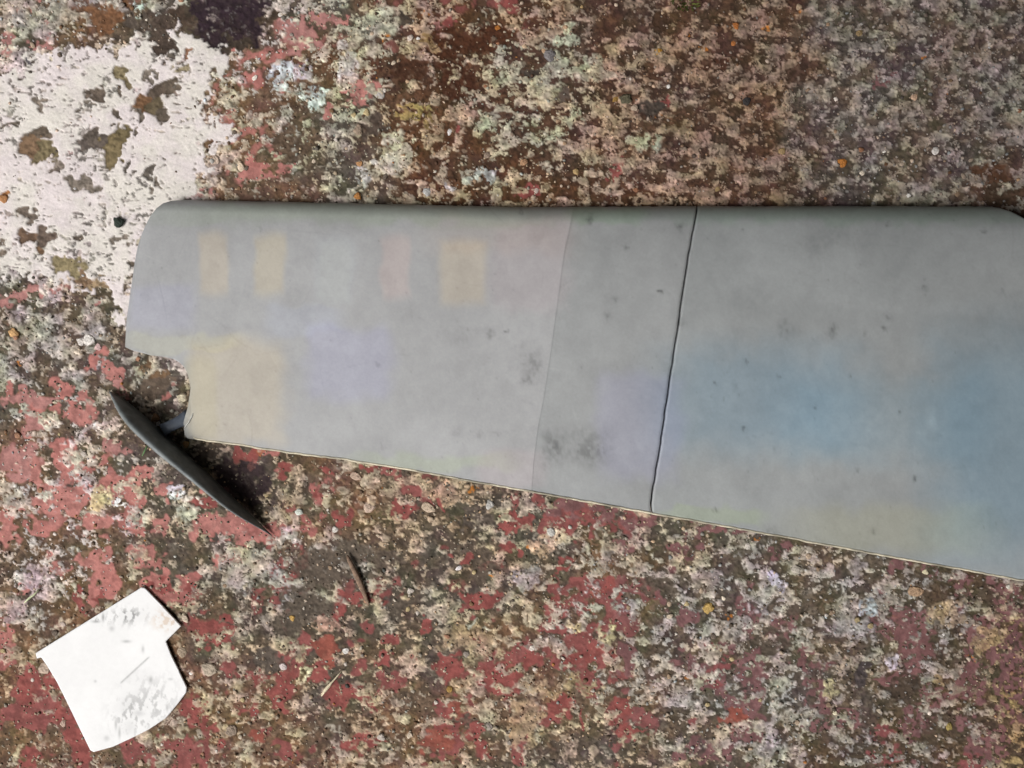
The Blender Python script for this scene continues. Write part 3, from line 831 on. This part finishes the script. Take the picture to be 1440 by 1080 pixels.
def wing_col(x, y):
    k = (x - 176) / 1264.0
    n = fbm(x, y, 90, 4, 81) - .5
    n2 = fbm(x, y, 12, 4, 82) - .5
    n3 = fbm(x, y, 3.2, 2, 83) - .5
    rgb = np.zeros(x.shape + (3,)) + np.array([164.5, 165.5, 167.0])
    wob = (fbm(x, y, 9, 2, 93) - .5) * 1.6
    mid = sstep(-.8, .8, x - s1(y) + 1.0 + wob)
    rgb = rgb - mid[..., None] * np.array([9.5, 8.0, 8.5])
    root = x > s2(y)
    rgb = rgb - root[..., None] * np.array([1.5, .5, .5])
    rgb = rgb + (n * 9 + n2 * 4.5 + n3 * 3.5)[..., None]
    bx = x + (fbm(x, y, 30, 2, 84) - .5) * 13
    by = y + (fbm(x, y, 30, 2, 85) - .5) * 13
    for cx, cy, rx, ry, dr, dg, db in BLOT:
        kx = .4 if rx < 60 else 1.0
        ux, uy = x + (bx - x) * kx - cx, y + (by - y) * kx - cy
        q = np.maximum(np.abs(ux) / rx, np.abs(uy) / ry) * .75 + .25 * np.sqrt((ux / rx) ** 2 + (uy / ry) ** 2)
        m = 1 - (sstep(.72, 1.15, q) if rx < 90 else sstep(.45, 1.35, q))
        rgb = rgb + m[..., None] * np.array([dr, dg, db]) * (.78 if rx < 90 else .7)
    mul = np.ones(x.shape)
    jx = x + (fbm(x, y, 5, 2, 86) - .5) * 5
    jy = y + (fbm(x, y, 5, 2, 87) - .5) * 5
    for cx, cy, rx, ry, dk in SPOT:
        q = ((jx - cx) / rx) ** 2 + ((jy - cy) / ry) ** 2
        g = np.exp(-q * 1.1)
        if rx > 4 and dk > 0:
            g = g * (0.45 + 1.1 * fbm(x, y, 4.5, 3, 88))
        mul = mul * (1 - dk * g)
    r2 = np.random.default_rng(77)
    for q in range(150):                            # fine scratches and rubs
        cx, cy = r2.uniform(190, 1440), r2.uniform(295, 790)
        an, ln = r2.normal(0.1, .9), r2.uniform(6, 46)
        ca, sa = math.cos(an), math.sin(an)
        m = (np.abs(x - cx) < ln) & (np.abs(y - cy) < ln)
        if not m.any():
            continue
        al = (x[m] - cx) * ca + (y[m] - cy) * sa
        ac = -(x[m] - cx) * sa + (y[m] - cy) * ca + .0025 * al * al * r2.normal()
        g = np.exp(-(ac / r2.uniform(.7, 1.3)) ** 2) * np.clip(1 - (al / ln) ** 2, 0, 1)
        mm = mul[m]
        mul[m] = mm * (1 - r2.choice([.10, .07, .05, -.06]) * g)
    for q in range(420):                            # specks
        cx, cy, rr = r2.uniform(185, 1440), r2.uniform(292, 800), r2.uniform(.7, 1.5)
        m = (np.abs(x - cx) < 5) & (np.abs(y - cy) < 5)
        if m.any():
            mm = mul[m]
            mul[m] = mm * (1 - r2.uniform(.05, .3) * np.exp(-((x[m] - cx) ** 2 + (y[m] - cy) ** 2) / rr ** 2))
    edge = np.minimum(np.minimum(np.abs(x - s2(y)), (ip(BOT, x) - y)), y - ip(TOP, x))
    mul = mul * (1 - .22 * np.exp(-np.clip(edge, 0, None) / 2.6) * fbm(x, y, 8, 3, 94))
    gr = fbm(x, y, 26, 5, 89)                       # grime
    mul = mul * (1 - .05 * sstep(.7, .95, gr))
    return np.clip(lin(np.clip(rgb, 5, 255)) / LIT * mul[..., None], .01, .85)


M_wing = material("grey_wing_paint", rough=0.5, spec=0.35, vary=0.035, vscale=700, bump=0.12, bscale=900, bdist=0.0002)


def panel(name, fL, fR, ss, parent, dz=0.0, nrow=150, mat=None, lipL=0.0, lipR=0.0):
    """one skinned section of the wing between two seams: closed ring of upper skin and underside per station"""
    w = np.linspace(0, 1, nrow)
    w = .5 - .5 * np.cos(np.pi * w) * (1 - .0) if False else w ** 1.25 * (1 - .0)
    ns = len(ss)
    Sg, Wg = np.meshgrid(ss, w, indexing='ij')
    yy = 290 + 350 * Wg
    xx = fL(yy) * (1 - Sg) + fR(yy) * Sg
    for _ in range(12):
        yy = ip(TOP, xx) * (1 - Wg) + ip(BOT, xx) * Wg
        xx = fL(yy) * (1 - Sg) + fR(yy) * Sg
    z = wing_z(xx, yy) + dz
    xx = xx - 11 * sstep(552, 604, yy) * np.clip(1 - (xx - 266) / 70, 0, 1) * (xx > 262)      # the scooped notch runs back under
    for lip, dist in ((lipL, xx - fL(yy)), (lipR, fR(yy) - xx)):
        if lip:
            t = np.clip(dist / 2.2, 0, 1)
            z = z - lip * (1 - t) ** 2
    f = (H - z) / H
    X = (xx - 720) * S * f
    Y = (540 - yy) * S * f
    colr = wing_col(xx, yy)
    # underside: few rows back from the trailing edge to the nose
    wb = np.linspace(1, 0, 12)
    idx = np.round(np.interp(wb, w, np.arange(nrow))).astype(int)
    zu = np.maximum(0.0012, 0.0012 + 0 * z[:, idx])
    co = np.concatenate([np.stack([X, Y, z], -1), np.stack([X[:, idx], Y[:, idx], zu], -1)], 1)
    cl = np.concatenate([colr, colr[:, idx]], 1)
    nv = nrow + 12
    me = grid_mesh(name, co.reshape(-1, 3), ns, nv, cl.reshape(-1, 3), wrap_v=True, flip=True)
    bm = bmesh.new()
    bm.from_mesh(me)
    bm.verts.ensure_lookup_table()
    for base in (0, (ns - 1) * nv):                 # close the two ends
        ring = [bm.verts[base + k] for k in range(nv)]
        for a in range(0, nrow - 1):
            kb0 = nrow + int(np.argmin(np.abs(idx - a)))
            kb1 = nrow + int(np.argmin(np.abs(idx - (a + 1))))
            vs_ = [ring[a], ring[a + 1], ring[kb1]] + ([ring[kb0]] if kb0 != kb1 else [])
            try:
                bm.faces.new(vs_).smooth = False
            except ValueError:
                pass
        for a in range(nv):
            e_ = bm.edges.get((ring[a], ring[(a + 1) % nv]))
            if e_:
                e_.smooth = False
    bmesh.ops.recalc_face_normals(bm, faces=bm.faces)
    bm.to_mesh(me)
    bm.free()
    return link(name, me, mat or M_wing, parent)


wing = empty("wing", (0, 0, 0))
tag(wing, "long grey tapered wing with notched tip and dark fin, lying on concrete", "wing")
ss_tip = np.concatenate([np.linspace(0, .17, 150), np.linspace(.17, 1, 260)[1:]])
panel("tip_panel", lambda y: 176.0 + 0 * y, lambda y: s1(y), ss_tip, wing, dz=0.00025)
panel("middle_panel", lambda y: s1(y) - 2.0, lambda y: s2(y) - 1.2, np.linspace(0, 1, 95), wing, dz=0.0, lipR=0.0006)
panel("root_panel", lambda y: s2(y) + 1.3, lambda y: 1500.0 + 0 * y, np.linspace(0, 1, 300), wing, dz=0.0002, lipL=0.0005)

# trailing edge strip, its sunlit bevel painted in as a pale colour
xs = np.concatenate([np.linspace(272, 330, 20), np.linspace(334, 1499, 240)])
ye = ip(BOT, xs)
ze = wing_z(xs, ye)
rows = []
prof = [(-1.0, 0.0004), (0.6, 0.0007), (1.6, 0.0002), (1.9, -0.0012), (-1.0, -0.0016)]
for dy, dzv in prof:
    z = ze + dzv
    f = (H - z) / H
    wob = (fbm(xs, ye, 14, 3, 91) - .5) * .8
    rows.append(np.stack([(xs - 720) * S * f, (540 - ye - dy - wob) * S * f, z], -1))
co = np.stack(rows, 1)
tone = lin((214, 205, 182)) / LIT * (0.45 + .75 * fbm(xs, ye, 22, 4, 92))[:, None]
M_edge = material("pale_edge", rough=0.6, vary=0.15, vscale=500, bump=0)
me = grid_mesh("trailing_edge", co.reshape(-1, 3), len(xs), len(prof), np.repeat(np.clip(tone, .01, .85), len(prof), 0), wrap_v=True)
bm = bmesh.new()
bm.from_mesh(me)
bmesh.ops.holes_fill(bm, edges=[e for e in bm.edges if e.is_boundary])
bmesh.ops.recalc_face_normals(bm, faces=bm.faces)
bm.to_mesh(me)
bm.free()
link("trailing_edge", me, M_edge, wing)

# dark fin standing on the tip corner
OUT = np.array([(153, 551), (156, 562), (163, 580), (173, 597), (187, 613), (203, 628), (222, 645), (243, 661), (266, 679), (290, 698),
                (315, 717), (340, 732), (362, 743), (381, 753)], float)
INN = np.array([(155, 550), (166, 556), (180, 565), (195, 577), (211, 591), (228, 606), (246, 622), (265, 640), (285, 658), (305, 677),
                (326, 697), (347, 717), (366, 736), (383, 753)], float)
nT = 60
tt = np.linspace(0, 1, nT)


def resamp(P):
    k = np.linspace(0, 1, len(P))
    return np.stack([np.interp(tt, k, P[:, 0]), np.interp(tt, k, P[:, 1])], -1)


oc, ic = resamp(OUT), resamp(INN)
for _ in range(4):
    for q in (oc, ic):
        q[1:-1] = .25 * q[:-2] + .5 * q[1:-1] + .25 * q[2:]
wd = np.linalg.norm(oc - ic, axis=1)
ctr = np.array([720.0, 540.0])
nrm = (oc - ic) / np.maximum(wd, 1e-6)[:, None]
away = np.maximum(((oc + ic) * .5 - ctr) * nrm, 0).sum(1)
hz = np.clip(0.58 * wd / np.maximum(away, 60) * H, 0.0015, 0.04)
hz[0] = hz[-1] = 0.002
ringP = []
for i in range(nT):
    b = np.array(W(*ic[i], 0.0006))
    t = np.array(W(*oc[i], hz[i]))
    n2 = np.array([t[0] - b[0], t[1] - b[1], 0.0])
    th = max(np.linalg.norm(n2), 0.0006)
    n2 = n2 / th
    base_o = b + n2 * th * 0.9
    h = hz[i]
    # rounded upright section: inner foot, inner face, rounded crest, outer face, outer foot
    pts = [(0.0, 0.0), (0.02, .35), (0.06, .65), (0.16, .86), (0.34, .97), (0.56, 1.0), (0.78, .95), (0.94, .82), (1.0, .6), (0.98, .3), (0.92, 0.0)]
    ringP.append([b + n2 * th * p + np.array([0, 0, (h - .0006) * q]) for p, q in pts])
co = np.array(ringP)
me = grid_mesh("fin", co.reshape(-1, 3), nT, co.shape[1], wrap_v=True)
bm = bmesh.new()
bm.from_mesh(me)
bmesh.ops.holes_fill(bm, edges=[e for e in bm.edges if e.is_boundary])
bmesh.ops.recalc_face_normals(bm, faces=bm.faces)
bm.to_mesh(me)
bm.free()
M_fin = material("dark_grey_fin", rough=0.5, spec=0.45, attr=False, color=tuple(alb((124, 130, 131))), vary=0.32, vscale=130, bump=0.2, bscale=900)
fin = link("fin", me, M_fin, wing)

# tab that joins the fin to the wing corner
bm = bmesh.new()
secs = [((228, 606), 20, .0010, .0085), ((238, 600), 16, .0012, .0090), ((250, 594), 16, .0014, .0080), ((260, 589), 20, .0016, .0066), ((267, 586), 24, .0018, .0058)]
rings = []
for (cx_, cy_), wpx, z0, z1 in secs:
    dx, dy = 0.447, 0.894                              # across the tab, in photo pixels
    ring = []
    for a, zf in ((-1, 0), (-1, .7), (-.75, .95), (0, 1), (.75, .95), (1, .7), (1, 0)):
        z = z0 + (z1 - z0) * zf
        ring.append(bm.verts.new(W(cx_ + dx * a * wpx * .5, cy_ + dy * a * wpx * .5, z)))
    rings.append(ring)
for r0, r1 in zip(rings[:-1], rings[1:]):
    for k in range(7):
        bm.faces.new([r0[k], r0[(k + 1) % 7], r1[(k + 1) % 7], r1[k]]).smooth = True
bm.faces.new(rings[0])
bm.faces.new(rings[-1])
bmesh.ops.recalc_face_normals(bm, faces=bm.faces)
me = bpy.data.meshes.new("mounting_tab")
bm.to_mesh(me)
bm.free()
M_tab = material("blue_grey_tab", rough=0.5, attr=False, color=tuple(alb((92, 100, 112))), vary=0.2, vscale=300, bump=0.1)
link("mounting_tab", me, M_tab, wing)

# ------------------------------------------------------------------ white card
def card():
    step = 1.3
    gx = np.arange(46, 268, step)
    gy = np.arange(822, 1062, step)
    X, Y = np.meshgrid(gx, gy, indexing='ij')
    sd = poly_sd(X, Y, PAPER)
    nx, ny = X.shape
    cx = (X[:-1, :-1] + X[1:, 1:]) / 2
    cy = (Y[:-1, :-1] + Y[1:, 1:]) / 2
    keep = poly_sd(cx, cy, PAPER) < 0.1
    P = np.asarray(PAPER)
    Q = np.roll(P, -1, axis=0)

    def snap(x, y):
        best = None
        for (ax_, ay_), (bx_, by_) in zip(P, Q):
            e = np.array([bx_ - ax_, by_ - ay_])
            t = np.clip(((x - ax_) * e[0] + (y - ay_) * e[1]) / (e @ e), 0, 1)
            q = (ax_ + t * e[0], ay_ + t * e[1])
            dd = (q[0] - x) ** 2 + (q[1] - y) ** 2
            if best is None or dd < best[0]:
                best = (dd, q)
        return best[1]
    used = np.zeros((nx, ny), int)
    for a, b in ((0, 0), (1, 0), (0, 1), (1, 1)):
        used[a:nx - 1 + a, b:ny - 1 + b] += keep
    bnd = (used > 0) & (used < 4)
    vid = -np.ones((nx, ny), int)
    co = []
    pc = []
    for i in range(nx):
        for j in range(ny):
            if used[i, j]:
                x, y = X[i, j], Y[i, j]
                if bnd[i, j] or sd[i, j] > 0:
                    x, y = snap(x, y)
                vid[i, j] = len(pc)
                pc.append((x, y))
    pc = np.array(pc)
    x, y = pc[:, 0], pc[:, 1]
    # card bows a little and lifts along its right-hand side
    u = ((x - 50) * .85 + (y - 918) * -.2) / 220
    z = 0.0012 + 0.0009 * np.clip(u, 0, 1) + 0.0003 * np.sin(x * .03 + y * .021) + 0.00012 * (fbm(x, y, 40, 3, 95) - .5)
    q0 = (x - 190) * .676 + (y - 942) * .737               # crease
    q = np.abs(q0)
    along = (x - 190) * .737 - (y - 942) * .676
    crease = np.exp(-(q / 1.0) ** 2) * sstep(30, 24, np.abs(along))
    z = z - .00035 * np.exp(-q / 16)
    z = z - .00025 * crease
    f = (H - z) / H
    co = np.stack([(x - 720) * S * f, (540 - y) * S * f, z], -1)
    fc = []
    for i in range(nx - 1):
        for j in range(ny - 1):
            if keep[i, j]:
                fc.append((vid[i, j], vid[i, j + 1], vid[i + 1, j + 1], vid[i + 1, j]))
    a = np.ones((len(x), 3)) * .80 * (0.97 + .05 * fbm(x, y, 50, 3, 101))[:, None]
    scuff = sstep(.5, .88, fbm(x * .9 + y * .35, (y * .8 - x * .5) * .6, 4.5, 4, 96))
    z1 = np.exp(-(((x - 180) / 24) ** 2 + ((y - 866) / 11) ** 2))
    z2 = np.exp(-(((x - 215) / 34) ** 2 + ((y - 990) / 34) ** 2)) + np.exp(-(((x - 178) / 22) ** 2 + ((y - 1010) / 26) ** 2))
    z3 = np.exp(-(((x - 236) / 17) ** 2 + ((y - 872) / 12) ** 2))
    lift = np.exp(-(((x - 140) / 12) ** 2 + ((y - 873) / 5) ** 2))
    dk = .66 * scuff * z1 + .36 * scuff * z2 + .7 * scuff * lift + .5 * crease + .13 * np.clip(z2, 0, 1) * fbm(x, y, 22, 3, 103) + .08 * z1
    for (mx, my, rx, ry, v) in ((145, 868, 2, 6, .6), (135, 874, 6, 2, .5), (201, 913, 2, 5, .35), (178, 902, 6, 2, .4), (212, 956, 3, 5, .45),
                                (157, 884, 4, 4, .3), (240, 955, 4, 2, .3), (163, 1018, 2, 9, .4), (168, 1030, 2, 9, .4), (195, 1003, 8, 5, .25),
                                (182, 1024, 10, 12, .16), (134, 958, 2, 2, .3), (150, 1038, 4, 4, .3), (235, 995, 2, 6, .4), (205, 970, 8, 2, .2)):
        dk = np.maximum(dk, v * np.exp(-((x - mx) / rx) ** 2 - ((y - my) / ry) ** 2))
    a = a * (1 - np.clip(dk, 0, .8))[:, None]
    brown = np.clip(z3 * (.25 + 1.2 * sstep(.4, .8, fbm(x, y, 6, 3, 97))), 0, .8)
    a = a * (1 - brown[:, None]) + brown[:, None] * np.array([.62, .50, .40])
    me = tri_mesh("white_card", co, fc, np.clip(a, .02, .9))
    M = material("white_card", rough=0.6, spec=0.3, vary=0.02, vscale=300, bump=0.08, bscale=500)
    o = link("white_card", me, M)
    md = o.modifiers.new("thickness", 'SOLIDIFY')
    md.thickness = 0.0011
    md.offset = -1
    tag(o, "white piece of card with a stepped corner and grey scuffs, lying on the red paint", "card")


card()

# ------------------------------------------------------------------ small loose things
def rod(name, pts, mat, label, cat, flat=.8, seg=8, group=None):
    """tapered stick through (px, py, z, radius px)"""
    bm = bmesh.new()
    rings = []
    P = [np.array(W(p[0], p[1], p[2])) for p in pts]
    for i, p in enumerate(P):
        a = P[max(i - 1, 0)]
        b = P[min(i + 1, len(P) - 1)]
        t = (b - a) / np.linalg.norm(b - a)
        side = np.array([-t[1], t[0], 0])
        side /= np.linalg.norm(side)
        up = np.cross(t, side)
        r = pts[i][3] * S
        rings.append([bm.verts.new(p + side * math.cos(k * 2 * math.pi / seg) * r * (1 + .12 * random.uniform(-1, 1))
                                   + up * math.sin(k * 2 * math.pi / seg) * r * flat) for k in range(seg)])
    for r0, r1 in zip(rings[:-1], rings[1:]):
        for k in range(seg):
            bm.faces.new([r0[k], r0[(k + 1) % seg], r1[(k + 1) % seg], r1[k]]).smooth = True
    bm.faces.new(rings[0])
    bm.faces.new(rings[-1])
    bmesh.ops.recalc_face_normals(bm, faces=bm.faces)
    me = bpy.data.meshes.new(name)
    bm.to_mesh(me)
    bm.free()
    o = link(name, me, mat)
    return tag(o, label, cat, group)


M_twig = material("twig_bark", rough=0.85, attr=False, color=tuple(alb((142, 118, 100))), vary=0.35, vscale=500, bump=0.5, bscale=1200)
rod("twig", [(488, 781, .0014, 1.5), (491, 788, .0018, 3.0), (496, 798, .0021, 3.8), (501, 809, .0022, 4.0), (506, 820, .0022, 4.0), (510, 829, .002, 3.5),
             (513, 837, .0018, 3.0), (516, 845, .0016, 2.6), (518, 851, .0013, 1.3)], M_twig, "short brown twig lying on grey grit below the wing's trailing edge", "twig")
M_straw = material("pale_straw", rough=0.7, attr=False, color=tuple(alb((226, 212, 182))), vary=0.2, vscale=600, bump=0.2)
rod("splinter", [(452, 979, .001, .8), (457, 971, .0014, 2.4), (462, 965, .0015, 2.6), (467, 959, .0013, 1.2), (474, 951, .0012, 1.0), (481, 943, .001, .6)],
    M_straw, "pale straw splinter with a thick end, on dark grit between bright red paint flakes", "splinter")
M_straw2 = material("green_straw", rough=0.7, attr=False, color=tuple(alb((204, 208, 172))), vary=0.2, vscale=600, bump=0.2)
rod("straw", [(34, 848, .0008, .8), (40, 842, .0012, 1.5), (48, 836, .0013, 1.5), (55, 829, .0009, .8)], M_straw2,
    "pale greenish straw above the left corner of the white card", "straw")
M_fibre = material("pale_fibre", rough=0.6, attr=False, color=tuple(alb((220, 220, 214))), vary=0.1, vscale=600, bump=0)
rod("fibre", [(259, 602, .0075, .5), (265, 594, .0085, .7), (270, 585, .0085, .7), (273, 577, .0078, .4)], M_fibre,
    "short white fibre across the notch where the fin's tab meets the wing", "fibre")
M_green = material("green_blade", rough=0.6, attr=False, color=tuple(alb((96, 132, 84))), vary=0.25, vscale=500, bump=0)
rod("grass_blade", [(200, 641, .001, .6), (203, 635, .0018, 1.0), (207, 627, .002, .9)], M_green,
    "tiny green grass blade beside the dark fin's outer side", "grass blade")

peb = stone(168, 313, 9, (46, 54, 48), k=2, rot=.2, parent=None, name="pebble", lift=.45, flat=1.1)
tag(peb, "small dark green pebble on the white paint by the wing's rounded tip", "pebble")

# moss tuft at the top edge
bm = bmesh.new()
for q in range(70):
    a = random.random() * 6.28
    rr = math.sqrt(random.random())
    px, py = 966 + math.cos(a) * rr * 19, 3 + math.sin(a) * rr * 11
    ln = random.uniform(5, 10) * S
    b = Vector(W(px, py, 0.0002))
    dr = Vector((math.cos(a) * .7 + random.uniform(-.4, .4), -math.sin(a) * .7 + random.uniform(-.4, .4), .8)).normalized()
    sd_ = dr.cross(Vector((0, 0, 1))).normalized() * 1.3 * S
    m_ = b + dr * ln * .5
    vs_ = [bm.verts.new(p) for p in (b - sd_ * .6, b + sd_ * .6, m_ + sd_, b + dr * ln, m_ - sd_)]
    bm.faces.new(vs_)
me = bpy.data.meshes.new("moss_tuft")
bm.to_mesh(me)
bm.free()
M_moss = material("moss", rough=0.8, attr=False, color=tuple(alb((96, 104, 48))), vary=0.5, vscale=260, bump=0)
tag(link("moss_tuft", me, M_moss), "small tuft of green moss at the top edge, above the wing's seam", "moss")
